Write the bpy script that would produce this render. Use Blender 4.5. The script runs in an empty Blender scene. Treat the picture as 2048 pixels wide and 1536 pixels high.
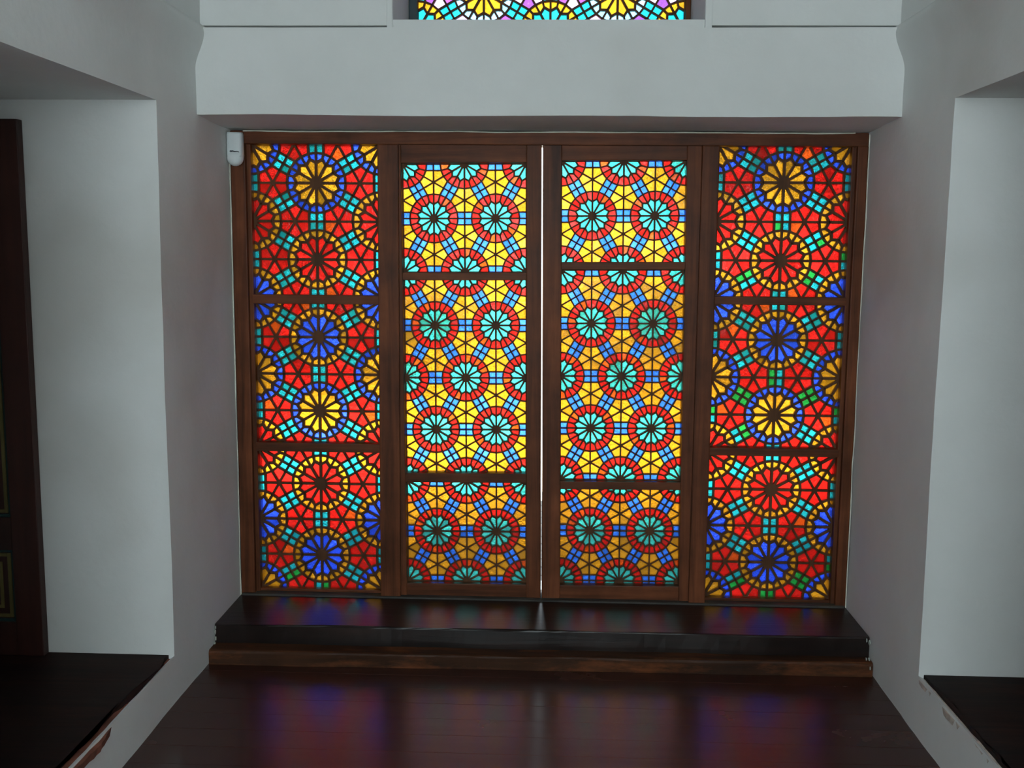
import bpy, bmesh, math, random
from mathutils import Vector, Matrix, noise
random.seed(7)
SC = bpy.context.scene
COL = SC.collection

# ------------------------------------------------------------------ camera
F, YAW, PITCH, ROLL = 2079.85, 0.04046, -0.12883, 0.00856
CAM = Vector((1.29517, -4.14777, 1.57022))
fw = Vector((-math.sin(YAW) * math.cos(PITCH), math.cos(YAW) * math.cos(PITCH), math.sin(PITCH)))
rt = Vector((math.cos(YAW), math.sin(YAW), 0.0))
up = rt.cross(fw)
r2 = math.cos(ROLL) * rt + math.sin(ROLL) * up
u2 = -math.sin(ROLL) * rt + math.cos(ROLL) * up
cd = bpy.data.cameras.new('camera')
cam = bpy.data.objects.new('camera', cd)
COL.objects.link(cam)
cam.matrix_world = Matrix(((r2.x, u2.x, -fw.x, CAM.x), (r2.y, u2.y, -fw.y, CAM.y), (r2.z, u2.z, -fw.z, CAM.z), (0, 0, 0, 1)))
cd.sensor_fit = 'HORIZONTAL'
cd.sensor_width = 36.0
cd.lens = F * 36.0 / 2048.0
cd.clip_start = 0.05
cd.clip_end = 200
SC.camera = cam

# ------------------------------------------------------------------ sky, sun, daylight, exposure
world = bpy.data.worlds.new('sky')
SC.world = world
world.use_nodes = True
bgn = world.node_tree.nodes['Background']
bgn.inputs['Color'].default_value = (0.80, 0.92, 1.0, 1)
bgn.inputs['Strength'].default_value = 7.0

sl = bpy.data.lights.new('sun_offscreen', 'SUN')
sl.energy = 30.0
sl.angle = math.radians(0.6)
sl.color = (1.0, 0.95, 0.86)
sun = bpy.data.objects.new('sun_offscreen', sl)
COL.objects.link(sun)
sun.rotation_euler = Vector((-0.22, -0.42, 0.86)).to_track_quat('Z', 'Y').to_euler()
sun.location = (-3, -6, 9)

# daylight entering through the window of the back wall (behind the camera)
al = bpy.data.lights.new('window_back_offscreen', 'AREA')
al.shape = 'RECTANGLE'
al.size, al.size_y = 2.0, 1.5
al.energy = 41.0
al.color = (0.82, 1.0, 0.98)
alo = bpy.data.objects.new('window_back_offscreen', al)
COL.objects.link(alo)
alo.location = (1.25, -6.28, 1.85)
alo.rotation_euler = (math.radians(90), 0, 0)

SC.view_settings.view_transform = 'Standard'
SC.view_settings.look = 'None'
SC.view_settings.exposure = 0.0
SC.view_settings.gamma = 1.0
SC.view_settings.use_curve_mapping = False
try:
    SC.cycles.max_bounces = 12
    SC.cycles.transparent_max_bounces = 16
    SC.cycles.transmission_bounces = 8
except Exception:
    pass


# ------------------------------------------------------------------ helpers
def tag(o, label=None, cat=None, group=None, kind=None):
    if label: o['label'] = label
    if cat: o['category'] = cat
    if group: o['group'] = group
    if kind: o['kind'] = kind
    return o


def link(name, me, mat, parent=None):
    o = bpy.data.objects.new(name, me)
    if mat is not None and me is not None and not me.materials:
        me.materials.append(mat)
    COL.objects.link(o)
    if parent is not None:
        o.parent = parent
    return o


def mesh(name, verts, faces):
    me = bpy.data.meshes.new(name)
    me.from_pydata(verts, [], faces)
    me.update()
    return me


def empty(name, loc=(0, 0, 0), parent=None):
    o = bpy.data.objects.new(name, None)
    o.empty_display_size = 0.05
    o.location = loc
    COL.objects.link(o)
    if parent is not None:
        o.parent = parent
    return o


def box_bm(bm, x0, x1, y0, y1, z0, z1, bevel=0.0, seg=2):
    vs = [bm.verts.new(p) for p in ((x0, y0, z0), (x1, y0, z0), (x1, y1, z0), (x0, y1, z0),
                                    (x0, y0, z1), (x1, y0, z1), (x1, y1, z1), (x0, y1, z1))]
    fs = [bm.faces.new([vs[i] for i in q]) for q in
          ((3, 2, 1, 0), (4, 5, 6, 7), (0, 1, 5, 4), (1, 2, 6, 5), (2, 3, 7, 6), (3, 0, 4, 7))]
    if bevel > 0:
        ed = list({e for f in fs for e in f.edges})
        bmesh.ops.bevel(bm, geom=ed, offset=bevel, segments=seg, affect='EDGES', profile=0.6)


def bm_obj(name, bm, mat, parent=None, smooth=False):
    me = bpy.data.meshes.new(name)
    bm.normal_update()
    bm.to_mesh(me)
    bm.free()
    if smooth:
        for p in me.polygons: p.use_smooth = True
    return link(name, me, mat, parent)


def box(name, x0, x1, y0, y1, z0, z1, mat, parent=None, bevel=0.004):
    bm = bmesh.new()
    box_bm(bm, x0, x1, y0, y1, z0, z1, bevel)
    return bm_obj(name, bm, mat, parent)


def worn_beam(name, x0, x1, y0, y1, z0, z1, mat, parent=None, amp=0.004, step=0.06, bevel=0.006, skew=0.0, seed=0.0):
    """a long old timber along x: subdivided, with slightly wandering, rounded edges"""
    n = max(2, int((x1 - x0) / step))
    b = bevel
    prof = [(y0, z0), (y0, z1 - b), (y0 + b * .35, z1 - b * .3), (y0 + b, z1), (y1, z1), (y1, z0)]
    V, Fc = [], []
    for i in range(n + 1):
        x = x0 + (x1 - x0) * i / n
        for j, (y, z) in enumerate(prof):
            dy = dz = 0.0
            if j in (0, 1, 2, 3):
                dy = amp * noise.noise(Vector((x * 3.1 + seed, j * .35, 1.7))) + amp * .5 * noise.noise(Vector((x * 11 + seed, j, 4.2)))
                dy += skew * (x - x0) / (x1 - x0)
            if j in (1, 2, 3):
                dz = amp * .8 * noise.noise(Vector((x * 2.6 + seed, 5.5, j * .3)))
            V.append((x, y + dy, z + dz))
    m = len(prof)
    for i in range(n):
        for j in range(m):
            a, c = i * m + j, i * m + (j + 1) % m
            Fc.append((a, c, c + m, a + m))
    Fc.append(tuple(range(m)))
    Fc.append(tuple(reversed(range(n * m, n * m + m))))
    return link(name, mesh(name, V, Fc), mat, parent)


# ------------------------------------------------------------------ materials
def new_mat(name):
    m = bpy.data.materials.new(name)
    m.use_nodes = True
    nt = m.node_tree
    for n in list(nt.nodes): nt.nodes.remove(n)
    out = nt.nodes.new('ShaderNodeOutputMaterial')
    return m, nt, out


def N(nt, typ, **kw):
    n = nt.nodes.new(typ)
    for k, v in kw.items():
        if k.startswith('i_'):
            n.inputs[k[2:].replace('_', ' ')].default_value = v
        else:
            setattr(n, k, v)
    return n


def ramp(nt, fac, stops):
    r = nt.nodes.new('ShaderNodeValToRGB')
    cr = r.color_ramp
    while len(cr.elements) < len(stops): cr.elements.new(0.5)
    for e, (p, c) in zip(cr.elements, stops):
        e.position = p
        e.color = (*c, 1)
    nt.links.new(fac, r.inputs['Fac'])
    return r.outputs['Color']


def plaster_mat():
    m, nt, out = new_mat('old_white_plaster')
    L = nt.links.new
    tc = N(nt, 'ShaderNodeTexCoord')
    n1 = N(nt, 'ShaderNodeTexNoise', i_Scale=2.2, i_Detail=5.0, i_Roughness=.6)
    n2 = N(nt, 'ShaderNodeTexNoise', i_Scale=38.0, i_Detail=4.0)
    n3 = N(nt, 'ShaderNodeTexNoise', i_Scale=.9, i_Detail=3.0, i_Roughness=.5)
    for n in (n1, n2, n3): L(tc.outputs['Object'], n.inputs['Vector'])
    c1 = ramp(nt, n1.outputs['Fac'], [(.25, (.66, .665, .65)), (.7, (.735, .74, .73))])
    stain = ramp(nt, n3.outputs['Fac'], [(.34, (.70, .66, .62)), (.46, (1, 1, 1))])
    mx = N(nt, 'ShaderNodeMix', data_type='RGBA', blend_type='MULTIPLY')
    mx.inputs['Factor'].default_value = .5
    L(c1, mx.inputs['A']); L(stain, mx.inputs['B'])
    bs = N(nt, 'ShaderNodeBsdfPrincipled')
    bs.inputs['Roughness'].default_value = .75
    bs.inputs['Specular IOR Level'].default_value = .25
    L(mx.outputs['Result'], bs.inputs['Base Color'])
    bp = N(nt, 'ShaderNodeBump')
    bp.inputs['Strength'].default_value = .12
    bp.inputs['Distance'].default_value = .01
    L(n2.outputs['Fac'], bp.inputs['Height'])
    L(bp.outputs['Normal'], bs.inputs['Normal'])
    L(bs.outputs['BSDF'], out.inputs['Surface'])
    return m


def wood_mat(name, dark, light, rough=.42, spec=.4, axis='X', scale=1.0, worn=0.0, bump=.15, var=.25):
    m, nt, out = new_mat(name)
    L = nt.links.new
    tc = N(nt, 'ShaderNodeTexCoord')
    oi = N(nt, 'ShaderNodeObjectInfo')
    add = N(nt, 'ShaderNodeVectorMath', operation='ADD')
    comb = N(nt, 'ShaderNodeCombineXYZ')
    mul = N(nt, 'ShaderNodeMath', operation='MULTIPLY')
    mul.inputs[1].default_value = 37.0
    L(oi.outputs['Random'], mul.inputs[0])
    for k in 'XYZ': L(mul.outputs[0], comb.inputs[k])
    L(tc.outputs['Object'], add.inputs[0]); L(comb.outputs[0], add.inputs[1])
    mp = N(nt, 'ShaderNodeMapping')
    s = {'X': (1.3, 26, 26), 'Y': (26, 1.3, 26), 'Z': (26, 26, 1.3)}[axis]
    mp.inputs['Scale'].default_value = tuple(v * scale for v in s)
    L(add.outputs[0], mp.inputs['Vector'])
    n1 = N(nt, 'ShaderNodeTexNoise', i_Scale=1.0, i_Detail=6.0, i_Roughness=.62, i_Distortion=.6)
    L(mp.outputs[0], n1.inputs['Vector'])
    n2 = N(nt, 'ShaderNodeTexNoise', i_Scale=4.0, i_Detail=4.0, i_Roughness=.6)
    L(add.outputs[0], n2.inputs['Vector'])
    col = ramp(nt, n1.outputs['Fac'], [(.28, dark), (.72, light)])
    blot = ramp(nt, n2.outputs['Fac'], [(.3, (1 - var * 1.6,) * 3), (.7, (1 + var * .5,) * 3)])
    mx = N(nt, 'ShaderNodeMix', data_type='RGBA', blend_type='MULTIPLY')
    mx.inputs['Factor'].default_value = 1.0
    L(col, mx.inputs['A']); L(blot, mx.inputs['B'])
    last = mx.outputs['Result']
    if worn > 0:
        n3 = N(nt, 'ShaderNodeTexNoise', i_Scale=6.0, i_Detail=6.0, i_Roughness=.7)
        mp2 = N(nt, 'ShaderNodeMapping')
        mp2.inputs['Scale'].default_value = tuple({'X': (.5, 2, 2), 'Y': (2, .5, 2), 'Z': (2, 2, .5)}[axis])
        L(add.outputs[0], mp2.inputs['Vector']); L(mp2.outputs[0], n3.inputs['Vector'])
        wf = ramp(nt, n3.outputs['Fac'], [(.52, (0, 0, 0)), (.72, (worn,) * 3)])
        mw = N(nt, 'ShaderNodeMix', data_type='RGBA')
        L(wf, mw.inputs['Factor']); L(last, mw.inputs['A'])
        mw.inputs['B'].default_value = (min(1, light[0] * 3.0), light[1] * 2.4, light[2] * 1.8, 1)
        last = mw.outputs['Result']
    bs = N(nt, 'ShaderNodeBsdfPrincipled')
    bs.inputs['Specular IOR Level'].default_value = spec
    L(last, bs.inputs['Base Color'])
    rr = N(nt, 'ShaderNodeMapRange')
    rr.inputs['To Min'].default_value = rough * .8
    rr.inputs['To Max'].default_value = min(1, rough * 1.3)
    L(n2.outputs['Fac'], rr.inputs['Value']); L(rr.outputs[0], bs.inputs['Roughness'])
    bp = N(nt, 'ShaderNodeBump')
    bp.inputs['Strength'].default_value = bump
    bp.inputs['Distance'].default_value = .004
    L(n1.outputs['Fac'], bp.inputs['Height']); L(bp.outputs['Normal'], bs.inputs['Normal'])
    L(bs.outputs['BSDF'], out.inputs['Surface'])
    return m


def flat_mat(name, col, rough=.6, spec=.3, var=0.0, vscale=8.0):
    m, nt, out = new_mat(name)
    L = nt.links.new
    bs = N(nt, 'ShaderNodeBsdfPrincipled')
    bs.inputs['Roughness'].default_value = rough
    bs.inputs['Specular IOR Level'].default_value = spec
    if var > 0:
        tc = N(nt, 'ShaderNodeTexCoord')
        n = N(nt, 'ShaderNodeTexNoise', i_Scale=vscale, i_Detail=4.0)
        L(tc.outputs['Object'], n.inputs['Vector'])
        c = ramp(nt, n.outputs['Fac'], [(.3, tuple(v * (1 - var) for v in col)), (.7, tuple(min(1, v * (1 + var)) for v in col))])
        L(c, bs.inputs['Base Color'])
    else:
        bs.inputs['Base Color'].default_value = (*col, 1)
    L(bs.outputs['BSDF'], out.inputs['Surface'])
    return m


def glass_mat(name, T):
    """hand-rolled coloured glass: the tint is split over the two faces of each pane"""
    m, nt, out = new_mat(name)
    L = nt.links.new
    tc = N(nt, 'ShaderNodeTexCoord')
    oi = N(nt, 'ShaderNodeObjectInfo')
    ge = N(nt, 'ShaderNodeNewGeometry')
    ad = N(nt, 'ShaderNodeMath', operation='ADD')
    fr = N(nt, 'ShaderNodeMath', operation='FRACT')
    L(oi.outputs['Random'], ad.inputs[0]); L(ge.outputs['Random Per Island'], ad.inputs[1])
    L(ad.outputs[0], fr.inputs[0])
    # per-pane density
    dens = N(nt, 'ShaderNodeMapRange')
    dens.inputs['To Min'].default_value = .84
    dens.inputs['To Max'].default_value = 1.08
    L(fr.outputs[0], dens.inputs['Value'])
    # seeds and streaks inside the glass
    n1 = N(nt, 'ShaderNodeTexNoise', i_Scale=75.0, i_Detail=2.0, i_Roughness=.5, i_Distortion=.5)
    L(tc.outputs['Object'], n1.inputs['Vector'])
    t = tuple(max(0.0, v) ** .5 for v in T)
    rgb = N(nt, 'ShaderNodeRGB')
    rgb.outputs[0].default_value = (*t, 1)
    sc = N(nt, 'ShaderNodeVectorMath', operation='SCALE')
    L(rgb.outputs[0], sc.inputs[0]); L(dens.outputs[0], sc.inputs['Scale'])
    tr = N(nt, 'ShaderNodeBsdfTransparent')
    rf = N(nt, 'ShaderNodeBsdfRefraction')
    rf.inputs['IOR'].default_value = 1.35
    rf.inputs['Roughness'].default_value = .06
    tl = N(nt, 'ShaderNodeBsdfTranslucent')
    for b in (tr, rf, tl): L(sc.outputs[0], b.inputs['Color'])
    # hammered relief, stronger on about half of the panes
    bs_ = N(nt, 'ShaderNodeMapRange')
    bs_.inputs['From Min'].default_value = .3
    bs_.inputs['From Max'].default_value = .8
    bs_.inputs['To Min'].default_value = .15
    bs_.inputs['To Max'].default_value = .85
    fr2 = N(nt, 'ShaderNodeMath', operation='MULTIPLY'); fr2.inputs[1].default_value = 7.31
    fr3 = N(nt, 'ShaderNodeMath', operation='FRACT')
    L(fr.outputs[0], fr2.inputs[0]); L(fr2.outputs[0], fr3.inputs[0]); L(fr3.outputs[0], bs_.inputs['Value'])
    bp = N(nt, 'ShaderNodeBump')
    bp.inputs['Distance'].default_value = .013
    L(bs_.outputs[0], bp.inputs['Strength'])
    L(n1.outputs['Fac'], bp.inputs['Height'])
    L(bp.outputs['Normal'], rf.inputs['Normal'])
    m1 = N(nt, 'ShaderNodeMixShader'); m1.inputs[0].default_value = .58
    L(tr.outputs[0], m1.inputs[1]); L(rf.outputs[0], m1.inputs[2])
    m2 = N(nt, 'ShaderNodeMixShader'); m2.inputs[0].default_value = .16
    L(m1.outputs[0], m2.inputs[1]); L(tl.outputs[0], m2.inputs[2])
    gl = N(nt, 'ShaderNodeBsdfGlossy'); gl.inputs['Roughness'].default_value = .12
    gl.inputs['Color'].default_value = (.9, .9, .9, 1)
    L(bp.outputs['Normal'], gl.inputs['Normal'])
    m3 = N(nt, 'ShaderNodeMixShader'); m3.inputs[0].default_value = .014
    L(m2.outputs[0], m3.inputs[1]); L(gl.outputs[0], m3.inputs[2])
    L(m3.outputs[0], out.inputs['Surface'])
    return m


PLASTER = plaster_mat()
W_FRAME = wood_mat('brown_frame_wood_upright', (.060, .019, .009), (.225, .068, .026), rough=.46, spec=.16, axis='Z', var=.3)
W_FRAMEX = wood_mat('brown_frame_wood_level', (.060, .019, .009), (.225, .068, .026), rough=.46, spec=.16, axis='X', var=.3)
W_TRACE = wood_mat('tracery_wood', (.062, .028, .014), (.160, .066, .028), rough=.55, spec=.15, axis='Z', var=.2)
W_SILL = wood_mat('dark_sill_wood', (.008, .006, .006), (.026, .013, .010), rough=.33, spec=.32, axis='X', var=.35, bump=.25)
W_STEP = wood_mat('worn_step_wood', (.018, .009, .005), (.085, .030, .012), rough=.5, spec=.2, axis='X', worn=.6, var=.35, bump=.2)
W_FLOOR = wood_mat('polished_floorboards', (.030, .010, .007), (.056, .018, .011), rough=.24, spec=.5, axis='X', var=.10, bump=.0, scale=.8)
W_NICHE = wood_mat('worn_niche_boards', (.008, .005, .005), (.030, .012, .009), spec=.12, rough=.6, axis='X', worn=.25, var=.4)
W_DUST = wood_mat('dusty_threshold_wood', (.030, .026, .023), (.085, .075, .064), rough=.7, axis='X', var=.35)
W_DOOR = wood_mat('dark_red_door_paint', (.026, .007, .005), (.052, .015, .010), rough=.5, axis='Z', var=.25, bump=.1)
OLIVE = flat_mat('olive_door_moulding', (.11, .090, .030), .5, var=.3)
TEALP = flat_mat('dark_teal_door_line', (.012, .035, .034), .5)
WHITEP = flat_mat('white_plastic', (.70, .75, .76), .4, .4, var=.03)
INK = flat_mat('black_print', (.006, .006, .012), .6)
GREYPAINT = flat_mat('grey_teal_frame_paint', (.045, .075, .085), .5, var=.2)

GLASS = {k: glass_mat('glass_' + k, T) for k, T in {
    'red': (.52, .0100, .0070), 'yellow': (.50, .215, .010), 'teal': (.040, .40, .37), 'aqua': (.012, .30, .36),
    'blue': (.026, .078, .80), 'green': (.012, .22, .035), 'purple': (.20, .055, .30), 'sky': (.22, .50, .72),
    'azure': (.030, .150, .74), 'orange': (.52, .06, .006), 'rose': (.50, .30, .52)}.items()}


# ------------------------------------------------------------------ star-and-rosette lattice
def clip(poly, nx, ny, d):
    """keep the side nx*x+ny*y <= d"""
    out = []
    n = len(poly)
    for i in range(n):
        a, b = poly[i], poly[(i + 1) % n]
        da, db = nx * a[0] + ny * a[1] - d, nx * b[0] + ny * b[1] - d
        if da <= 0: out.append(a)
        if (da < 0 < db) or (db < 0 < da):
            t = da / (da - db)
            out.append((a[0] + t * (b[0] - a[0]), a[1] + t * (b[1] - a[1])))
    return out


def area(p):
    return .5 * sum(p[i][0] * p[(i + 1) % len(p)][1] - p[(i + 1) % len(p)][0] * p[i][1] for i in range(len(p)))


def dedupe(p, eps=2e-4):
    q = []
    for v in p:
        if not q or math.hypot(v[0] - q[-1][0], v[1] - q[-1][1]) > eps: q.append(v)
    while len(q) > 1 and math.hypot(q[0][0] - q[-1][0], q[0][1] - q[-1][1]) <= eps: q.pop()
    return q


def inset(p, d):
    if area(p) < 0: p = p[::-1]
    q = p
    n = len(p)
    for i in range(n):
        a, b = p[i], p[(i + 1) % n]
        ex, ey = b[0] - a[0], b[1] - a[1]
        l = math.hypot(ex, ey)
        if l < 1e-6: continue
        nx, ny = ey / l, -ex / l          # outward for a counter-clockwise polygon
        q = clip(q, nx, ny, nx * a[0] + ny * a[1] - d)
        if len(q) < 3: return []
    return dedupe(q)


def lattice(rect, origin, a, upright, rs, rtip, R=.39, hub=.062):
    """every piece of the pattern that touches rect. upright: rosettes stacked above each other.
    yields (kind, polygon, rosette index, second index)"""
    th0 = math.radians(30 if upright else 0)
    e1 = (math.cos(th0) * a, math.sin(th0) * a)
    e2 = (math.cos(th0 + math.pi / 3) * a, math.sin(th0 + math.pi / 3) * a)
    x0, x1, z0, z1 = rect

    def pol(c, r, deg):
        t = math.radians(deg)
        return (c[0] + a * r * math.cos(t), c[1] + a * r * math.sin(t))
    d0 = math.degrees(th0)
    res = []
    rng = 14
    for i in range(-rng, rng + 1):
        for j in range(-rng, rng + 1):
            P = (origin[0] + i * e1[0] + j * e2[0], origin[1] + i * e1[1] + j * e2[1])
            if not (x0 - a < P[0] < x1 + a and z0 - a < P[1] < z1 + a): continue
            key = (round((P[0] - origin[0]) / a, 3), round((P[1] - origin[1]) / a, 3))
            for k in range(12):
                s = 30 * k
                res.append(('petal', [pol(P, hub, s), pol(P, rs, s), pol(P, rtip, s + 15), pol(P, rs, s + 30), pol(P, hub, s + 30)], key, k))
                res.append(('ring', [pol(P, rs, s), pol(P, R, s), pol(P, R, s + 15), pol(P, rtip, s + 15)], key, 2 * k))
                res.append(('ring', [pol(P, rtip, s + 15), pol(P, R, s + 15), pol(P, R, s + 30), pol(P, rs, s + 30)], key, 2 * k + 1))
            res.append(('hub', [pol(P, hub * 1.12, 30 * k) for k in range(12)], key, 0))
            for k in range(3):
                g = d0 + 60 * k
                Q = pol(P, 1.0, g)
                M = pol(P, .5, g)
                A = [pol(P, R, g - 15), pol(P, R, g), pol(P, R, g + 15)]
                B = [pol(Q, R, g + 195), pol(Q, R, g + 180), pol(Q, R, g + 165)]
                lo = ((A[0][0] + B[0][0]) / 2, (A[0][1] + B[0][1]) / 2)
                hi = ((A[2][0] + B[2][0]) / 2, (A[2][1] + B[2][1]) / 2)
                for q, pl in enumerate(([M, A[1], A[0], lo], [M, hi, A[2], A[1]], [M, lo, B[0], B[1]], [M, B[1], B[2], hi])):
                    res.append(('square', pl, (round((M[0] - origin[0]) / a, 2), round((M[1] - origin[1]) / a, 2)), q))
            for k in range(2):
                phi = d0 + 30 + 60 * k
                C = pol(P, 1 / math.sqrt(3), phi)
                skey = (round((C[0] - origin[0]) / a, 2), round((C[1] - origin[1]) / a, 2))
                for w in range(3):
                    g = phi + 180 + 120 * w               # direction from the star to a rosette
                    Q = pol(C, 1 / math.sqrt(3), g)
                    ps = g + 180                          # from that rosette back to the star
                    for sgn in (1, -1):
                        Q2 = pol(Q, 1.0, ps + 30 * sgn)
                        ps2 = math.degrees(math.atan2(C[1] - Q2[1], C[0] - Q2[0]))
                        p1 = pol(Q, R, ps + 15 * sgn)
                        p2 = pol(Q2, R, ps2 - 15 * sgn)
                        mid = ((p1[0] + p2[0]) / 2, (p1[1] + p2[1]) / 2)
                        res.append(('star', [C, pol(Q, R, ps), p1, mid], skey, w * 2 + (sgn > 0)))
                res.append(('starhub', [pol(C, .030, 60 * h + d0) for h in range(6)], skey, 0))
    out = []
    for kind, pl, key, q in res:
        if area(pl) < 0: pl = pl[::-1]
        for nx, ny, d in ((1, 0, x1), (-1, 0, -x0), (0, 1, z1), (0, -1, -z0)):
            pl = clip(pl, nx, ny, d)
            if len(pl) < 3: break
        if len(pl) < 3: continue
        pl = dedupe(pl)
        if len(pl) < 3 or abs(area(pl)) < 2e-6: continue
        out.append((kind, pl, key, q))
    return out


def prism(V, Fc, poly, y0, y1, shrink=0.0):
    n = len(poly)
    b = len(V)
    front = inset(poly, shrink) if shrink > 0 else poly
    if len(front) != n: front = poly
    V += [(p[0], y0, p[1]) for p in front] + [(p[0], y1, p[1]) for p in poly]
    Fc.append(tuple(range(b, b + n)))
    Fc.append(tuple(reversed(range(b + n, b + 2 * n))))
    for i in range(n):
        j = (i + 1) % n
        Fc.append((b + i, b + n + i, b + n + j, b + j))


def bar(V, Fc, p, q, w, y0, y1):
    dx, dz = q[0] - p[0], q[1] - p[1]
    l = math.hypot(dx, dz)
    if l < 1e-5: return
    ux, uz = dx / l, dz / l
    e = w * .22
    p = (p[0] - ux * e, p[1] - uz * e)
    q = (q[0] + ux * e, q[1] + uz * e)
    nx, nz = -uz * w / 2, ux * w / 2
    b = len(V)
    f = .78
    V += [(p[0] + nx * f, y0, p[1] + nz * f), (p[0] - nx * f, y0, p[1] - nz * f), (q[0] - nx * f, y0, q[1] - nz * f), (q[0] + nx * f, y0, q[1] + nz * f),
          (p[0] + nx, y1, p[1] + nz), (p[0] - nx, y1, p[1] - nz), (q[0] - nx, y1, q[1] - nz), (q[0] + nx, y1, q[1] + nz)]
    for s in ((0, 1, 2, 3), (7, 6, 5, 4), (1, 0, 4, 5), (2, 1, 5, 6), (3, 2, 6, 7), (0, 3, 7, 4)):
        Fc.append(tuple(b + i for i in s))


PANE_NAMES = {'petal': 'petal_pane', 'ring': 'ring_pane', 'square': 'square_pane', 'star': 'star_pane'}


def build_glazing(owner, panels, a, upright, rs, rtip, came, colour, y0=.05, depth=.016, hub=.062, trace=None, most=300):
    """panels: list of (rect, origin, tag). Each panel is one tracery part of the owner with its panes as sub-parts."""
    rows = []
    trs = []
    for pi, (rect, origin, ptag) in enumerate(panels):
        pieces = lattice(rect, origin, a, upright, rs, rtip, hub=hub)
        V, Fc = [], []
        seen = set()
        x0, x1, z0, z1 = rect
        for kind, pl, key, q in pieces:
            if kind in ('hub', 'starhub'):
                prism(V, Fc, pl, y0 - .0012, y0 + depth, 0.0)
                continue
            n = len(pl)
            for i in range(n):
                p, s = pl[i], pl[(i + 1) % n]
                on = any(abs(p[c] - v) < 1e-5 and abs(s[c] - v) < 1e-5 for c, v in ((0, x0), (0, x1), (1, z0), (1, z1)))
                if on: continue
                k = (round((p[0] + s[0]) * 2500), round((p[1] + s[1]) * 2500))
                if k in seen: continue
                seen.add(k)
                ang = math.atan2(s[1] - p[1], s[0] - p[0]) % math.pi
                w = came * (1.2 if kind == 'petal' else 1.0)
                bar(V, Fc, p, s, w, y0 + .0009 * ang / math.pi, y0 + depth - .0009 * ang / math.pi)
        tr = link('lattice_tracery', mesh('lattice_tracery', V, Fc), trace or W_TRACE, owner)
        trs.append(tr)
        for kind, pl, key, q in pieces:
            if kind not in PANE_NAMES: continue
            ip = inset(pl, came * .36)
            if len(ip) < 3: continue
            ar = abs(area(ip))
            if ar < 6e-6: continue
            cx = sum(p[0] for p in ip) / len(ip)
            cz = sum(p[1] for p in ip) / len(ip)
            rows.append((ar, kind, ip, colour(kind, key, q, ptag, (cx - origin[0]) / a, (cz - origin[1]) / a), tr))
    ys, ye = y0 + depth * .45, y0 + depth * .45 + .0028
    rest = {}
    for kind in PANE_NAMES:
        mine = sorted((r for r in rows if r[1] == kind), key=lambda r: -r[0])
        for n, (ar, _, ip, c, tr) in enumerate(mine):
            if n < most:
                V, Fc = [], []
                prism(V, Fc, ip, ys, ye)
                link(PANE_NAMES[kind], mesh(PANE_NAMES[kind], V, Fc), GLASS[c], tr)
            else:
                rest.setdefault((kind, c, tr.name), ([], [], tr))
                V, Fc, _ = rest[(kind, c, tr.name)]
                prism(V, Fc, ip, ys, ye)
    for (kind, c, _), (V, Fc, tr) in rest.items():
        o = link('edge_' + PANE_NAMES[kind] + 's', mesh('edge_panes', V, Fc), GLASS[c], tr)
        o['kind'] = 'stuff'


# ------------------------------------------------------------------ room shell
XL, XR = 0.0, 2.5
YJ_L, YJ_R = -0.757, -0.849
ZN_L, ZN_R = 0.167, 0.200
ZSOF = 2.038
YBACK, YNEAR = -6.2, -1.95
ZCEIL = 3.25
YOUT = 0.36


def bulge(z):
    """the rounded plaster cornice on the side walls at ledge height"""
    if z <= 2.20: return 0.0
    if z <= 2.33:
        t = (z - 2.20) / .13
        return .036 * (t * t * (3 - 2 * t))
    if z <= 2.372:
        return .036 * (1 - ((z - 2.33) / .042) ** 2)
    return 0.0


def wob(y, z, s):
    return .006 * noise.noise(Vector((y * 1.6 + s, z * 1.3, s))) + .0018 * noise.noise(Vector((y * 9 + s, z * 8, s)))


def lin(a, b, step):
    n = max(1, int(round(abs(b - a) / step)))
    return [a + (b - a) * i / n for i in range(n + 1)]


class Grid:
    def __init__(self):
        self.V, self.F = [], []

    def patch(self, us, vs, fn, flip=False):
        b = len(self.V)
        nu, nv = len(us), len(vs)
        for u in us:
            for v in vs: self.V.append(fn(u, v))
        for i in range(nu - 1):
            for j in range(nv - 1):
                q = (b + i * nv + j, b + (i + 1) * nv + j, b + (i + 1) * nv + j + 1, b + i * nv + j + 1)
                self.F.append(q[::-1] if flip else q)

    def build(self, name, mat, parent=None, smooth=True):
        me = mesh(name, self.V, self.F)
        bm = bmesh.new()
        bm.from_mesh(me)
        bmesh.ops.remove_doubles(bm, verts=bm.verts, dist=.0004)
        bm.normal_update()
        bm.to_mesh(me)
        bm.free()
        if smooth:
            for p in me.polygons: p.use_smooth = True
            try:
                me.set_sharp_from_angle(angle=math.radians(38))
            except Exception:
                pass
        return link(name, me, mat, parent)


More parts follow.
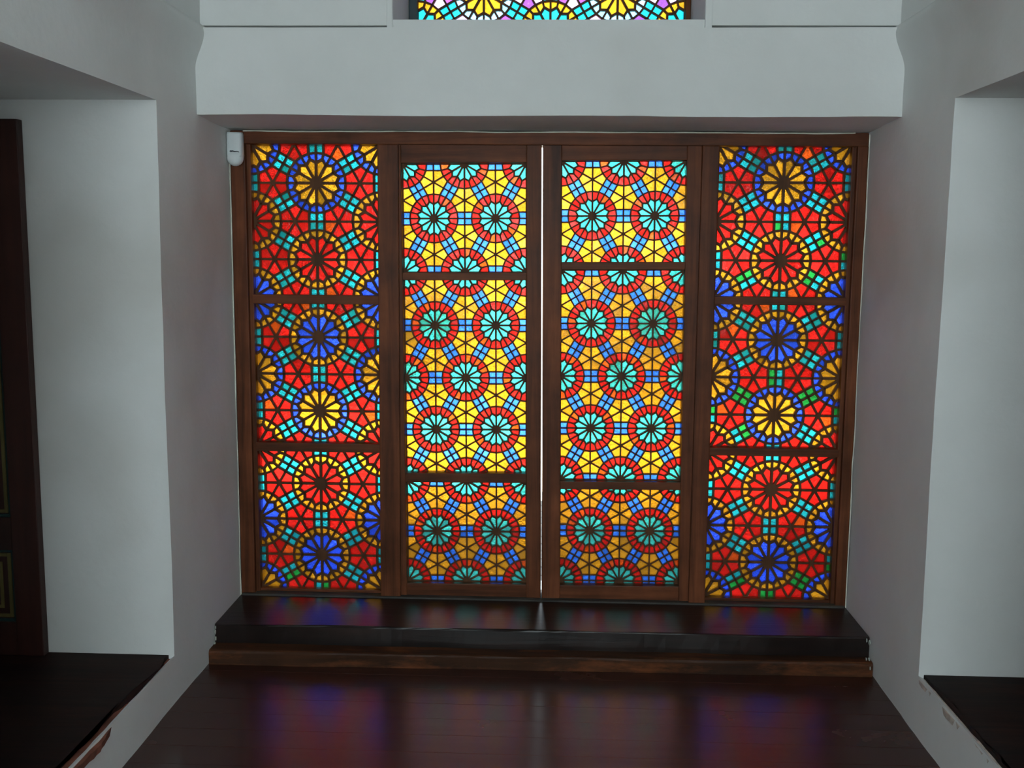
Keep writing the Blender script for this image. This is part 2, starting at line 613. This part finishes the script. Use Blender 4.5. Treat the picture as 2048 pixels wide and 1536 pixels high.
def side_wall(name, X, sg, YJ, ZN, depth, seed):
    """sg=+1: the wall faces +x (left wall); its recess runs away in -sg direction"""
    g = Grid()
    flip = sg < 0
    zs_lo = lin(0, ZN, .06)
    zs_mid = lin(ZN, ZSOF, .08)
    zs_hi = lin(ZSOF, 2.12, .05) + lin(2.12, 2.40, .014)[1:] + lin(2.40, ZCEIL, .1)[1:]
    zs_all = zs_lo + zs_mid[1:] + zs_hi[1:]

    def face(y, z):
        # the recess edges are softly rounded by hand
        return (X + sg * (bulge(z) * (1.0 if y < .02 else 0) + wob(y, z, seed)), y, z)
    ys_far = lin(YJ, 0.0, .05) + lin(0.0, YOUT, .09)[1:]
    ys_rec = lin(YNEAR, YJ, .06)
    ys_near = lin(YBACK, YNEAR, .2)
    g.patch(ys_far, zs_all, face, flip=flip)
    g.patch(ys_rec, zs_lo, face, flip=flip)
    g.patch(ys_rec, zs_hi, face, flip=flip)
    g.patch(ys_near, zs_all, face, flip=flip)
    ds = [0.0, .012, .03, .06] + lin(.1, depth, .1)

    def lerp_in(d, p, tgt):
        # d=0 sits on the wall face, deeper rows run straight into the recess
        return tgt if d > 0 else p
    # far jamb (faces the camera), soffit, inner end, near jamb
    g.patch(ds, [ZN - .07] + zs_mid, lambda d, z: lerp_in(d, face(YJ, z), (X - sg * d, YJ + .8 * wob(d * 2, z, seed + 3) * max(0, min(1, (ZSOF - z) / .15, (z - ZN) / .15)), z)), flip=not flip)
    g.patch(ds, ys_rec, lambda d, y: lerp_in(d, face(y, ZSOF), (X - sg * d, y, ZSOF + .8 * wob(y, d, seed + 5) * min(1, (YJ - y) / .15, (y - YNEAR) / .15))), flip=flip)
    g.patch(ds, zs_mid, lambda d, z: lerp_in(d, face(YNEAR, z), (X - sg * d, YNEAR, z)), flip=flip)
    g.patch(ys_rec, zs_mid, lambda y, z: (X - sg * depth, y, z), flip=flip)
    # plaster bed under the recess boards
    g.patch([0.0, .02, .06], ys_rec, lambda d, y: lerp_in(d, face(y, ZN), (X - sg * d, y, ZN - .012)), flip=not flip)
    return g.build(name, PLASTER)


wl = side_wall('wall_left', XL, 1, YJ_L, ZN_L, .95, 11.3)
tag(wl, 'white plaster side wall with deep recess beside the motion detector', 'wall', kind='structure')
wr = side_wall('wall_right', XR, -1, YJ_R, ZN_R, .95, 47.9)
tag(wr, 'white plaster side wall with deep recess opposite the motion detector wall', 'wall', kind='structure')

# wall above the coloured doors: band, ledge, set-back upper wall with its window opening, outer face
YB, YU, YG = -0.36, -0.295, 0.125
ZB0, ZB1 = 2.041, 2.345
UX0, UX1, UZ0, UZ1 = 0.700, 1.813, 2.385, 3.02
g = Grid()
xs = lin(-.02, 2.52, .06)


def wf(x, z, s):
    return .004 * noise.noise(Vector((x * 1.4 + s, z * 2, s))) + .0012 * noise.noise(Vector((x * 8 + s, z * 8, s)))


g.patch(xs, lin(YB, .03, .05), lambda x, y: (x, y + (wf(x, ZB0, 2) if y == YB else 0), ZB0 + 1.3 * wf(x, y * 2 + ZB0, 7) - (.012 * (y - YB) / .39)), flip=True)
g.patch(xs, [ZB0 + 1e-6] + lin(ZB0 + .05, ZB1, .05), lambda x, z: (x, YB + wf(x, min(z, ZB1), 2), z + (1.3 * wf(x, YB * 2 + ZB0, 7) if z < ZB0 + .01 else .5 * wf(x, 9, 7) if z == ZB1 else 0)), flip=False)
g.patch(xs, [YB, YB + .012, YU], lambda x, y: (x, y + (wf(x, ZB1, 2) if y == YB else 0), ZB1 + (.5 * wf(x, 9, 7) if y == YB else -.004)), flip=False)


def upface(x, z): return (x, YU + wf(x, z, 21), z)


ZGAP, DGAP = 2.3645, .06          # open joint between ledge and upper wall
for xa, xb in ((-.02, UX0), (UX1, 2.52)):
    gx = lin(xa, xb, .07)
    g.patch(gx, lin(ZGAP, ZCEIL, .08), upface)
    g.patch(gx, [0, DGAP], lambda x, d: upface(x, ZGAP) if d == 0 else (x, YU + d, ZGAP), flip=True)
    g.patch(gx, [ZB1 - .03, ZGAP], lambda x, z: (x, YU + DGAP, z))
    g.patch(gx, [YU - .01, YU + DGAP], lambda x, y: (x, y, ZB1 - .004))
g.patch(lin(UX0, UX1, .07), lin(ZB1 - .03, UZ0, .03), upface)
g.patch(lin(UX0, UX1, .07), lin(UZ1, ZCEIL, .06), upface)
dy = lin(0, YOUT - YU, .08)
g.patch(dy, lin(UZ0, UZ1, .08), lambda d, z: upface(UX0, z) if d == 0 else (UX0, YU + d, z))
g.patch(dy, lin(UZ0, UZ1, .08), lambda d, z: upface(UX1, z) if d == 0 else (UX1, YU + d, z), flip=True)
g.patch(dy, lin(UX0, UX1, .07), lambda d, x: upface(x, UZ0) if d == 0 else (x, YU + d, UZ0), flip=True)
g.patch(dy, lin(UX0, UX1, .07), lambda d, x: upface(x, UZ1) if d == 0 else (x, YU + d, UZ1))


def outer(x, z): return (x, YOUT, z)


for (xa, xb, za, zb) in ((-3.5, 0, -.2, 4.1), (2.5, 6, -.2, 4.1), (0, 2.5, -.2, .1), (0, 2.5, ZB0, UZ0), (0, UX0, UZ0, UZ1), (UX1, 2.5, UZ0, UZ1), (0, 2.5, UZ1, 4.1)):
    g.patch([xa, xb], [za, zb], outer, flip=True)
g.patch(xs, [.03, YOUT], lambda x, y: (x, y, ZB0 - .012 if y < .1 else ZB0), flip=True)
wfr = g.build('wall_front', PLASTER)
tag(wfr, 'white plaster wall band and ledge above the stained glass doors', 'wall', kind='structure')

for xa, xb in ((UX0 - .022, UX0 - .0005), (UX1 + .0005, UX1 + .026)):
    box('opening_casing', xa, xb, YU - .009, YU + .02, ZB1 - .01, UZ1 + .02, PLASTER, wfr, .004)
# thin plaster bead smeared along the outer edge of the door frame
bm = bmesh.new()


def bead(path, r):
    prev = None
    for k, p in enumerate(path):
        rr = r * (.6 + .7 * abs(noise.noise(Vector((k * .7, 3.3, p[2] * 4)))))
        ring = [bm.verts.new((p[0] + rr * math.cos(t), p[1] + rr * math.sin(t) * .6, p[2] + (rr * math.sin(t) if abs(p[0] - 1.25) < 1.2 else 0))) for t in [i * math.tau / 6 for i in range(6)]]
        if prev:
            for i in range(6): bm.faces.new((prev[i], prev[(i + 1) % 6], ring[(i + 1) % 6], ring[i]))
        prev = ring


bead([(.002 + .003 * noise.noise(Vector((z * 5, 0, 0))), -.004, z) for z in lin(.13, 2.02, .05)], .0032)
bead([(2.497 + .003 * noise.noise(Vector((z * 5, 8, 0))), -.004, z) for z in lin(.13, 2.02, .05)], .0032)
bead([(x, -.004, 2.024 + .004 * noise.noise(Vector((x * 5, 3, 0)))) for x in lin(.06, 2.44, .05)], .0045)
bm_obj('plaster_bead', bm, flat_mat('fresh_plaster', (.74, .72, .62), .8, var=.1), wfr, True)

# back wall with a window opening behind the camera, ceiling, roof
g = Grid()
for (xa, xb, za, zb) in ((-.98, .25, 0, ZCEIL), (2.25, 3.48, 0, ZCEIL), (.25, 2.25, 0, 1.1), (.25, 2.25, 2.6, ZCEIL)):
    g.patch(lin(xa, xb, .4), lin(za, zb, .4), lambda x, z: (x, YBACK, z), flip=True)
    g.patch(lin(xa, xb, .4), lin(za, zb, .4), lambda x, z: (x, YBACK - .35, z))
g.patch([YBACK - .35, YBACK], [1.1, 2.6], lambda y, z: (.25, y, z))
g.patch([YBACK - .35, YBACK], [1.1, 2.6], lambda y, z: (2.25, y, z))
g.patch([YBACK - .35, YBACK], [.25, 2.25], lambda y, x: (x, y, 1.1))
g.patch([YBACK - .35, YBACK], [.25, 2.25], lambda y, x: (x, y, 2.6))
tag(g.build('wall_back', PLASTER), 'white plaster wall with a window behind the viewer', 'wall', kind='structure')
box('ceiling', -.98, 3.48, YBACK - .4, .30, ZCEIL, ZCEIL + .05, PLASTER, bevel=0)
tag(bpy.data.objects['ceiling'], 'flat white plaster ceiling over the room', 'ceiling', kind='structure')
o = box('roof', -4.0, 6.5, YBACK - 1.3, .62, 4.05, 4.25, flat_mat('roof_boards', (.12, .09, .07), .8, var=.2), bevel=.01)  # unseen; height and eaves shaped to shade the near ground and stop the sun
tag(o, 'unseen flat wooden roof over the building with eaves added to block the sun', 'roof', kind='structure')

# floor: one board after the other, running along the doors
fl = box('floor', -.05, 2.55, YBACK, -.02, -.05, -.012, W_NICHE, bevel=0)
tag(fl, 'polished dark red brown plank floor in front of the step', 'floor', kind='structure')
y = -.36
k = 0
bw = .118
while y > YBACK + .2:
    cuts = [-.03, 2.53]
    for c in range(1):
        bmx = bmesh.new()
        z1 = random.uniform(-.0003, .0002)
        box_bm(bmx, cuts[c] + .0006, cuts[c + 1] - .0006, y - bw + .0003, y - .0003, -.014, z1, .0006, 1)
        bm_obj('floorboard', bmx, W_FLOOR, fl)
    y -= bw

# recess floors
nl = worn_beam('niche_floor', -.94, .004, -1.94, YJ_L - .002, ZN_L - .05, ZN_L + .004, W_NICHE, amp=.0, bevel=.004)
tag(nl, 'dark worn wooden floor of the raised recess before the painted panelled door', 'floor', kind='structure')
nr = worn_beam('niche_floor', 2.50, 3.44, -1.94, YJ_R - .002, ZN_R - .05, ZN_R + .004, W_NICHE, amp=.0, bevel=.004)
tag(nr, 'dark wooden floor of the raised recess with chipped plaster edge', 'floor', kind='structure')


def ragged_edge(o, x_edge, sg, seed):
    """give the room-side edge of a recess floor a broken outline"""
    me = o.data
    bmx = bmesh.new()
    bmx.from_mesh(me)
    bmesh.ops.subdivide_edges(bmx, edges=[e for e in bmx.edges if abs(e.verts[0].co.x - e.verts[1].co.x) < .001], cuts=40)
    for v in bmx.verts:
        if abs(v.co.x - x_edge) < .002:
            v.co.x += sg * (.026 * noise.noise(Vector((v.co.y * 4, seed, 0))) + .014 * noise.noise(Vector((v.co.y * 17, seed, 2))) - .026)
    bmx.to_mesh(me)
    bmx.free()


ragged_edge(nl, .004, 1, 3.0)
ragged_edge(nr, 2.50, -1, 9.0)

CH0 = flat_mat('chipped_edge_plaster', (.50, .43, .38), .9, var=.4, vscale=30)
CLAY = flat_mat('red_clay_bed', (.16, .055, .035), .9, var=.5, vscale=14)
for (X_, sg_, yj_, zn_, par_, sd_) in ((XL, 1, YJ_L, ZN_L, wl, 1.0), (XR, -1, YJ_R, ZN_R, wr, 6.0)):
    V, Fc = [], []
    ys_ = lin(-1.93, yj_ - .01, .02)
    for yy in ys_:
        w_ = -.004 + .016 * noise.noise(Vector((yy * 6, sd_, 1))) - .010 * abs(noise.noise(Vector((yy * 23, sd_, 4))))
        w_ += .022 * min(1, max(0, (-1.12 - yy) / .25)) if sg_ > 0 else .010
        V += [(X_ + sg_ * (w_ - .004), yy, zn_ - .009 + .004 * noise.noise(Vector((yy * 15, sd_, 8)))), (X_ - sg_ * .10, yy, zn_ + .001), (X_ + sg_ * (w_ - .006), yy, zn_ - .03), (X_ - sg_ * .10, yy, zn_ - .03)]
    for i in range(len(ys_) - 1):
        b = 4 * i
        for a_, c_ in ((0, 1), (1, 3), (3, 2), (2, 0)):
            Fc.append((b + a_, b + c_, b + 4 + c_, b + 4 + a_))
    link('clay_bed', mesh('clay_bed', V, Fc), CLAY if sg_ > 0 else CH0, par_)

# ------------------------------------------------------------------ frame of the coloured doors
fr = empty('trim_1', (0, 0, .12))
tag(fr, 'brown wooden frame with posts holding the stained glass doors and sidelights', 'door frame', kind='structure')


def fbox(name, x0, x1, y0, y1, z0, z1, mat, bevel=.004, par=None, base=(0, 0, .12)):
    bmx = bmesh.new()
    box_bm(bmx, x0 - base[0], x1 - base[0], y0 - base[1], y1 - base[1], z0 - base[2], z1 - base[2], bevel)
    return bm_obj(name, bmx, mat, par or fr)


fbox('head_beam', .004, 2.496, 0, .12, 1.975, 2.026, W_FRAMEX)
fbox('jamb', .004, .062, 0, .12, .118, 1.976, W_FRAME)
fbox('jamb', 2.456, 2.497, 0, .12, .118, 1.976, W_FRAME)
fbox('jamb_bead', .058, .078, .022, .10, .118, 1.976, W_FRAME, .003)
fbox('jamb_bead', 2.441, 2.460, .022, .10, .118, 1.976, W_FRAME, .003)
fbox('post', .589, .672, -.004, .12, .118, 1.976, W_FRAME, .005)
fbox('post', 1.860, 1.927, -.004, .12, .118, 1.976, W_FRAME, .005)
fbox('threshold', .004, 2.496, -.012, .125, .090, .139, W_DUST, .008)

# ------------------------------------------------------------------ sidelights
RS_S, RT_S = .262, .317


def k2(v): return abs(v) < .01


def side_colour(greens):
    seqs = {1: {'top': ('yellow', 'blue'), 'up': ('yellow', 'blue'), 'edge': ('red', 'yellow'), 'low': ('red', 'yellow'), 'bot': ('blue', 'yellow')},
            2: {'top': ('blue', 'yellow'), 'up': ('blue', 'yellow'), 'edge': ('yellow', 'blue'), 'low': ('yellow', 'blue'), 'bot': ('red', 'yellow')},
            3: {'top': ('red', 'yellow'), 'up': ('red', 'yellow'), 'edge': ('blue', 'yellow'), 'low': ('blue', 'yellow'), 'bot': ('yellow', 'blue')}}

    def f(kind, key, q, p, cx, cz):
        if kind == 'square':
            for (gp, gx, gz), where in greens.items():
                if gp == p and abs(gx - key[0]) < .04 and abs(gz - key[1]) < .04:
                    if all({'L': cx < key[0], 'R': cx > key[0], 'T': cz > key[1], 'B': cz < key[1]}[w] for w in where): return 'green'
            return 'aqua'
        if kind == 'star': return 'orange' if (math.sin(key[0] * 91.7 + key[1] * 37.3 + q * 12.9 + p) * 4375.5) % 1 < .08 else 'red'
        kz = key[1]
        row = 'top' if kz > .9 else 'up' if kz > .3 else 'edge' if kz > -.2 else 'low' if kz > -.9 else 'bot'
        c = seqs[p][row]
        return c[0] if kind == 'petal' else c[1]
    return f


def adj(v, c):      # measured on the y=.03 plane; the panes stand at y=.055
    return c + (v - c) * 1.006


def sidelight(name, x0, x1, xc, zmids, a, cuts, label, greens):
    """zmids: height of the edge-rosette row of each of the three panels; cuts: rail heights"""
    o = empty(name, (0, 0, 0))
    tag(o, label, 'window', kind='structure')
    zs = [1.99] + [c for c in cuts] + [.118]
    panels = []
    hi = 1.99
    for i in range(3):
        lo = cuts[i][1] - .006 if i < 2 else .124
        panels.append(((x0 - .006, x1 + .006, lo, hi), (xc, zmids[i]), i + 1))
        if i < 2: hi = cuts[i][0] + .006
    # lattice origin on the edge row: shift the origin rosette half a column so that the middle column is centred
    panels = [(r, (oc[0] + a * math.sqrt(3) / 2, oc[1]), t) for r, oc, t in panels]
    build_glazing(o, panels, a, True, RS_S, RT_S, .0104, side_colour(greens), y0=.05, hub=.068)
    for (hi_, lo_) in cuts:
        box('rail', x0 - .004, x1 + .004, .016, .085, hi_, lo_, W_FRAMEX, o, .003)
    box('rail', x0 - .004, x1 + .004, .03, .085, .128, .150, W_FRAMEX, o, .003)
    return o


sidelight('window_1', .078, .589, adj(.338, 1.295), [adj(v, 1.57) for v in (1.674, 1.058, .451)], .3045,
          [(1.344, 1.381), (.737, .774)], 'tall stained glass sidelight beside the white motion detector', {(3, -.87, -1.0): 'R', (3, -1.30, -.75): 'B'})
GR = {(1, -.87, 0): 'LB', (1, -.43, -.25): 'RB', (1, 0, -.5): 'T', (1, -1.30, -.75): 'T', (1, -.43, -.75): 'L',
      (2, -.87, 0): 'L', (2, -1.30, -.25): '', (2, -.43, -.25): '', (2, -1.73, -.5): 'T', (2, 0, -.5): 'T', (2, -1.30, -.75): 'R',
      (3, -1.30, -.75): 'B', (3, -.43, -.75): '', (3, -.87, -1.0): '', (3, 0, -.5): 'B'}
sidelight('window_2', 1.927, 2.441, adj(2.184, 1.295), [adj(v, 1.57) for v in (1.686, 1.068, .458)], .3055,
          [(1.360, 1.392), (.750, .782)], 'tall stained glass sidelight with some green panes, opposite the motion detector', GR)

# ------------------------------------------------------------------ door leaves
RS_D, RT_D = .228, .279


def door_colour(kind, key, q, p, cx, cz):
    if kind == 'ring' and (math.sin(key[0] * 91.7 + key[1] * 37.3 + q * 12.9 + p) * 4375.5) % 1 < .07: return 'orange'
    return {'petal': 'teal', 'ring': 'red', 'square': 'azure', 'star': 'yellow'}[kind]


def leaf(name, xa, xb, gx0, gx1, xc, zrow, cuts, ztop, zbot, gtop, gbot, label, tilt, a=.2475):
    cz = 1.05
    o = empty(name, (xc, .0, cz))
    o.rotation_euler = (0, tilt, 0)
    tag(o, label, 'door', kind='structure')
    loc = lambda x, z: (x - xc, z - cz)
    panels = []
    hi = gtop + .006
    for i in range(len(cuts) + 1):
        lo = cuts[i][1] - .006 if i < len(cuts) else gbot - .006
        panels.append(((gx0 - xc - .006, gx1 - xc + .006, lo - cz, hi - cz), (0.0, zrow - cz), i))
        if i < len(cuts): hi = cuts[i][0] + .006
    build_glazing(o, panels, a, False, RS_D, RT_D, .0067, door_colour, y0=.05, hub=.058)

    def lb(nm, x0, x1, y0, y1, z0, z1, mat, bv=.004):
        bmx = bmesh.new()
        box_bm(bmx, x0 - xc, x1 - xc, y0, y1, z0 - cz, z1 - cz, bv)
        return bm_obj(nm, bmx, mat, o)
    lb('stile', xa, gx0, .014, .085, zbot, ztop, W_FRAME)
    lb('stile', gx1, xb, .014, .085, zbot, ztop, W_FRAME)
    lb('top_rail', gx0 - .002, gx1 + .002, .018, .085, gtop, ztop - .001, W_FRAMEX)
    lb('bottom_rail', gx0 - .002, gx1 + .002, .018, .085, zbot + .001, gbot, W_FRAMEX)
    for hi_, lo_ in [(c[1], c[0]) for c in cuts]:
        lb('rail', gx0 - .002, gx1 + .002, .022, .085, lo_, hi_, W_FRAMEX, .003)
    return o


LT = math.radians(-0.55)
leaf('door_1', .640, 1.2435, .688, 1.184, .9355, 1.048, [(1.445, 1.477), (.618, .657)], 1.984, .132, 1.907, .190,
     'brown stained glass door leaf beside the sidelight with motion detector', LT)
leaf('door_2', 1.2487, 1.8700, 1.3235, 1.812, 1.5695, 1.067 - .004, [(1.494, 1.524), (.600, .633)], 1.984, .132, 1.919, .196,
     'brown stained glass door leaf beside the sidelight with green panes', LT)

# ------------------------------------------------------------------ upper window
uw = empty('window_3', (1.2565, YG, UZ0))
tag(uw, 'small stained glass window with purple panes above the plaster ledge', 'window', kind='structure')
UXC = 1.262


def upper_colour(kind, key, q, p, cx, cz):
    if kind == 'square': return 'aqua'
    if kind == 'star': return 'purple' if q % 2 else 'rose'
    even = int(round(key[0] / .866)) % 2 == 0          # columns alternate
    if kind == 'petal': return 'aqua' if even else 'yellow'
    return 'yellow' if even else 'sky'


gx0u, gx1u = .734, 1.792
build_glazing(uw, [((gx0u - UXC - .004, gx1u - UXC + .004, UZ0 + .03 - UZ0 - .006, UZ1 - .03 - UZ0), (0.0, 2.428 - UZ0), 1)], .306, True, RS_S, RT_S, .0086,
              upper_colour, y0=.0, hub=.066)
for ch in list(uw.children):
    ch.location.x += UXC - 1.2565
for nm, x0, x1, z0, z1, mt in (('stile', UX0 + .002, gx0u, UZ0 + .002, UZ1 - .002, GREYPAINT), ('stile', gx1u, UX1 - .002, UZ0 + .002, UZ1 - .002, W_FRAME),
                               ('rail', gx0u, gx1u, UZ0 + .002, UZ0 + .032, W_FRAMEX), ('rail', gx0u, gx1u, UZ1 - .032, UZ1 - .002, W_FRAMEX)):
    bmx = bmesh.new()
    box_bm(bmx, x0 - 1.2565, x1 - 1.2565, -.02, .04, z0 - UZ0, z1 - UZ0, .003)
    bm_obj(nm, bmx, mt, uw)

# ------------------------------------------------------------------ sill and step
s = worn_beam('door_sill', .003, 2.497, -.345, .0, .050, .131, W_SILL, amp=.005, step=.04, bevel=.006, skew=.012, seed=3.1)
tag(s, 'black brown timber sill under the stained glass doors', 'sill', kind='structure')
s = worn_beam('wooden_step', .003, 2.497, -.425, -.30, -.004, .055, W_STEP, amp=.006, step=.04, bevel=.010, skew=.035, seed=8.4)
tag(s, 'worn brown wooden step board along the floor below the sill', 'step', kind='structure')

# broken plaster beside the sill ends
CH = flat_mat('broken_plaster', (.45, .48, .44), .9, var=.2)
for (px, py, pz, s_, par) in ((2.492, -.35, .118, .010, wr), (2.480, -.356, .128, .007, wr), (2.490, -.362, .055, .010, wr), (2.476, -.372, .062, .006, wr), (2.486, -.392, .035, .007, wr),
                              (.006, -.352, .10, .010, wl), (.008, -.352, .075, .008, wl), (.010, -.356, .120, .006, wl), (.006, -.358, .055, .008, wl)):
    bmx = bmesh.new()
    bmesh.ops.create_icosphere(bmx, subdivisions=2, radius=s_)
    for v in bmx.verts:
        v.co *= 1 + .45 * noise.noise(v.co * 160 + Vector((px, pz * 9, 0)))
        v.co.z *= 1.5
        v.co.x *= .5
        v.co *= .7
        v.co += Vector((px, py, pz))
    bm_obj('plaster_chip', bmx, CH, par)

# ------------------------------------------------------------------ painted panelled doors in the recesses
def panelled_door(name, x0, x1, y, z0, z1, label, panels):
    o = empty(name, ((x0 + x1) / 2, y, z0))
    bx_, by_, bz_ = (x0 + x1) / 2, y, z0

    def b(nm, xa, xb, ya, yb, za, zb, mat, bv=.003, par=None):
        bmx = bmesh.new()
        box_bm(bmx, xa - bx_, xb - bx_, ya - by_, yb - by_, za - bz_, zb - bz_, bv)
        return bm_obj(nm, bmx, mat, par or o)
    st = .092
    b('stile', x0, x0 + st, y - .040, y - .004, z0, z1, W_DOOR)
    b('stile', x1 - st, x1, y - .040, y - .004, z0, z1, W_DOOR)
    panels = sorted(panels, reverse=True)
    edges = [z1] + [v for p in panels for v in (p[1], p[0])] + [z0]
    for i in range(0, len(edges), 2):
        b('rail', x0 + st, x1 - st, y - .039, y - .004, edges[i + 1], edges[i], W_DOOR)
    for (za, zb) in panels:
        pn = b('panel', x0 + st - .004, x1 - st + .004, y - .022, y - .008, za - .004, zb + .004, W_DOOR)
        xa, xb = x0 + st, x1 - st
        for nm, off, w, mt, yy in (('painted_line', .0, .010, TEALP, y - .030), ('moulding', .014, .012, OLIVE, y - .027), ('inner_moulding', .045, .012, OLIVE, y - .0245)):
            for (qa, qb, ra, rb) in ((xa + off, xa + off + w, za + off, zb - off), (xb - off - w, xb - off, za + off, zb - off),
                                     (xa + off + w, xb - off - w, za + off, za + off + w), (xa + off + w, xb - off - w, zb - off - w, zb - off)):
                b(nm, qa, qb, yy, y - .02, ra, rb, mt, .002, pn)
    tag(o, label, 'door', kind='structure')
    return o


panelled_door('door_3', -.90, -.438, YJ_L - .004, ZN_L + .006, 1.972, 'dark red painted door with olive lined panels in the recess', [(.29, .544), (.657, 1.60)])
panelled_door('door_4', 2.832, 3.40, YJ_R - .004, ZN_R + .006, 1.975, 'dark painted door edge in the recess with chipped plaster', [(.30, .55), (.64, 1.62)])

# ------------------------------------------------------------------ motion detector
md = empty('motion_detector', (.033, -.035, 1.885))
tag(md, 'small white plastic motion detector in the corner of the door frame', 'sensor')
bmx = bmesh.new()
n = 20


def prof(z):
    t = (z - .045) / .085
    return (.0315 if z > .04 else .030), .020 + .006 * (1 - t)


rows = []
for zi in lin(.034, .130, .008):
    hw, hd = prof(zi)
    r = []
    e = 1.0 if zi < .126 else .93
    for k in range(n):
        t = math.tau * k / n
        c, s_ = math.cos(t), math.sin(t)
        sx = math.copysign(abs(c) ** .45, c)
        sy = math.copysign(abs(s_) ** .62, s_)
        r.append(bmx.verts.new((hw * e * sx, .008 + hd * e * sy, zi)))
    rows.append(r)
for i in range(len(rows) - 1):
    for k in range(n):
        bmx.faces.new((rows[i][k], rows[i][(k + 1) % n], rows[i + 1][(k + 1) % n], rows[i + 1][k]))
bmx.faces.new(rows[-1])
bmx.faces.new(rows[0][::-1])
bm_obj('housing', bmx, WHITEP, md, True)
bmx = bmesh.new()
bmesh.ops.create_uvsphere(bmx, u_segments=24, v_segments=16, radius=.033)
for v in bmx.verts:
    v.co.y *= .85
    v.co += Vector((0, .004, .033))
bm_obj('lens_bulb', bmx, WHITEP, md, True)
# printed mark: a small ring and a tapering stroke
bmx = bmesh.new()
for k in range(12):
    t0, t1 = math.tau * k / 12, math.tau * (k + 1) / 12
    q = [(-.010 + r * 1.3 * math.cos(t), -.0205, .0555 + r * math.sin(t)) for r, t in ((.0010, t0), (.0034, t0), (.0034, t1), (.0010, t1))]
    bmx.faces.new([bmx.verts.new(p) for p in q])
pts = [(-.007 + .030 * i / 10, .0555 + .0009 * math.sin(i * 1.1) - .0022 * (i / 10) ** 2, .0024 * (1 - .45 * i / 10)) for i in range(11)]
for i in range(10):
    (xa, za, ha), (xb, zb, hb) = pts[i], pts[i + 1]
    ya = -.0205 + .0075 * max(0, (xa - .012) / .012) ** 2
    yb = -.0205 + .0075 * max(0, (xb - .012) / .012) ** 2
    bmx.faces.new([bmx.verts.new(p) for p in ((xa, ya, za - ha), (xb, yb, zb - hb), (xb, yb, zb + hb), (xa, ya, za + ha))])
bm_obj('printed_mark', bmx, INK, md)
# arm that holds it in the corner
bmx = bmesh.new()
box_bm(bmx, -.031, .010, .012, .040, .06, .10, .003)
bm_obj('mounting_bracket', bmx, WHITEP, md)

# ------------------------------------------------------------------ outside
GROUND = flat_mat('pale_paving', (.46, .43, .37), .9, var=.18, vscale=1.2)
gr = mesh('ground', [(-40, YOUT - .1, -.05), (45, YOUT - .1, -.05), (45, 80, -.05), (-40, 80, -.05)], [(0, 1, 2, 3)])
tag(link('ground', gr, GROUND), 'pale paved ground outside beyond the coloured glass', 'ground', kind='structure')
PATH = flat_mat('pale_stone_path', (.78, .74, .66), .9, var=.08, vscale=2.0)
o = box('path', -1.0, .95, 2.4, 7.0, -.06, -.030, PATH, None, .006)  # added, very pale so the panes in front of it burn out
tag(o, 'pale stone path added outside as a bright patch behind the door glass', 'path', kind='structure')
DECK = wood_mat('weathered_terrace_boards', (.045, .036, .030), (.10, .082, .066), rough=.8, axis='X', var=.3)
tr_ = empty('terrace', (1.25, 1.3, -.05))
tag(tr_, 'shaded grey wooden terrace outside the coloured doors', 'terrace', kind='structure')
me_ = None
for i in range(14):
    if me_ is None:
        bmx = bmesh.new()
        box_bm(bmx, -4.2, 4.6, -.068, .068, .002, .035, .004, 1)
        o = bm_obj('deck_board', bmx, DECK, tr_)
        me_ = o.data
    else:
        o = link('deck_board', me_, None, tr_)
    o.location = (0, -.86 + i * .14, 0)
LEAF = flat_mat('dark_foliage', (.085, .115, .040), .6, .3, var=.5, vscale=2.5)
BARK = flat_mat('bark', (.09, .065, .045), .9, var=.3)


def leaves(V, Fc, centre, rad, n, size, rnd):
    for _ in range(n):
        while True:
            p = Vector((rnd.uniform(-1, 1), rnd.uniform(-1, 1), rnd.uniform(-1, 1)))
            if .35 < p.length < 1: break
        c = Vector(centre) + Vector((p.x * rad[0], p.y * rad[1], p.z * rad[2]))
        u = Vector((rnd.gauss(0, 1), rnd.gauss(0, 1), rnd.gauss(0, 1))).normalized()
        v = u.orthogonal().normalized()
        s_ = size * rnd.uniform(.6, 1.3)
        b = len(V)
        V += [tuple(c - u * s_), tuple(c + v * s_ * .45), tuple(c + u * s_), tuple(c - v * s_ * .45)]
        Fc.append((b, b + 1, b + 2, b + 3))


rnd = random.Random(5)
V, Fc = [], []
for x in lin(-9, 12, .55):
    if .2 < x < 2.0: continue
    leaves(V, Fc, (x + rnd.uniform(-.2, .2), 7.6 + rnd.uniform(-.3, .3), .55), (.75, .6, rnd.uniform(.65, .95)), 260, .13, rnd)
tag(link('hedge', mesh('hedge', V, Fc), LEAF), 'long dark green hedge outside beyond the coloured glass', 'hedge', kind='stuff')


def tree(x, y, h, r, n, label, seed):
    rn = random.Random(seed)
    o = empty('tree', (x, y, -.05))
    tag(o, label, 'tree', 'trees in the garden outside')
    bmx = bmesh.new()
    bmesh.ops.create_cone(bmx, cap_ends=True, segments=10, radius1=.16, radius2=.07, depth=h * .75, matrix=Matrix.Translation((0, 0, h * .375)))
    bm_obj('trunk', bmx, BARK, o, True)
    V, Fc = [], []
    for k in range(9):
        t = k * 2.4
        leaves(V, Fc, (r * .6 * math.cos(t) * rn.uniform(.4, 1), r * .6 * math.sin(t) * rn.uniform(.4, 1), h * rn.uniform(.55, .95)), (r * .55, r * .55, r * .5), n, .12, rn)
    c = link('crown', mesh('crown', V, Fc), LEAF, o)
    c['kind'] = 'stuff'


tree(4.2, 9.2, 4.4, 2.0, 420, 'leafy tree standing outside behind the sidelight with green panes', 2)
tree(-2.9, 10.5, 3.3, 1.9, 420, 'leafy tree standing outside behind the sidelight by the motion detector', 3)
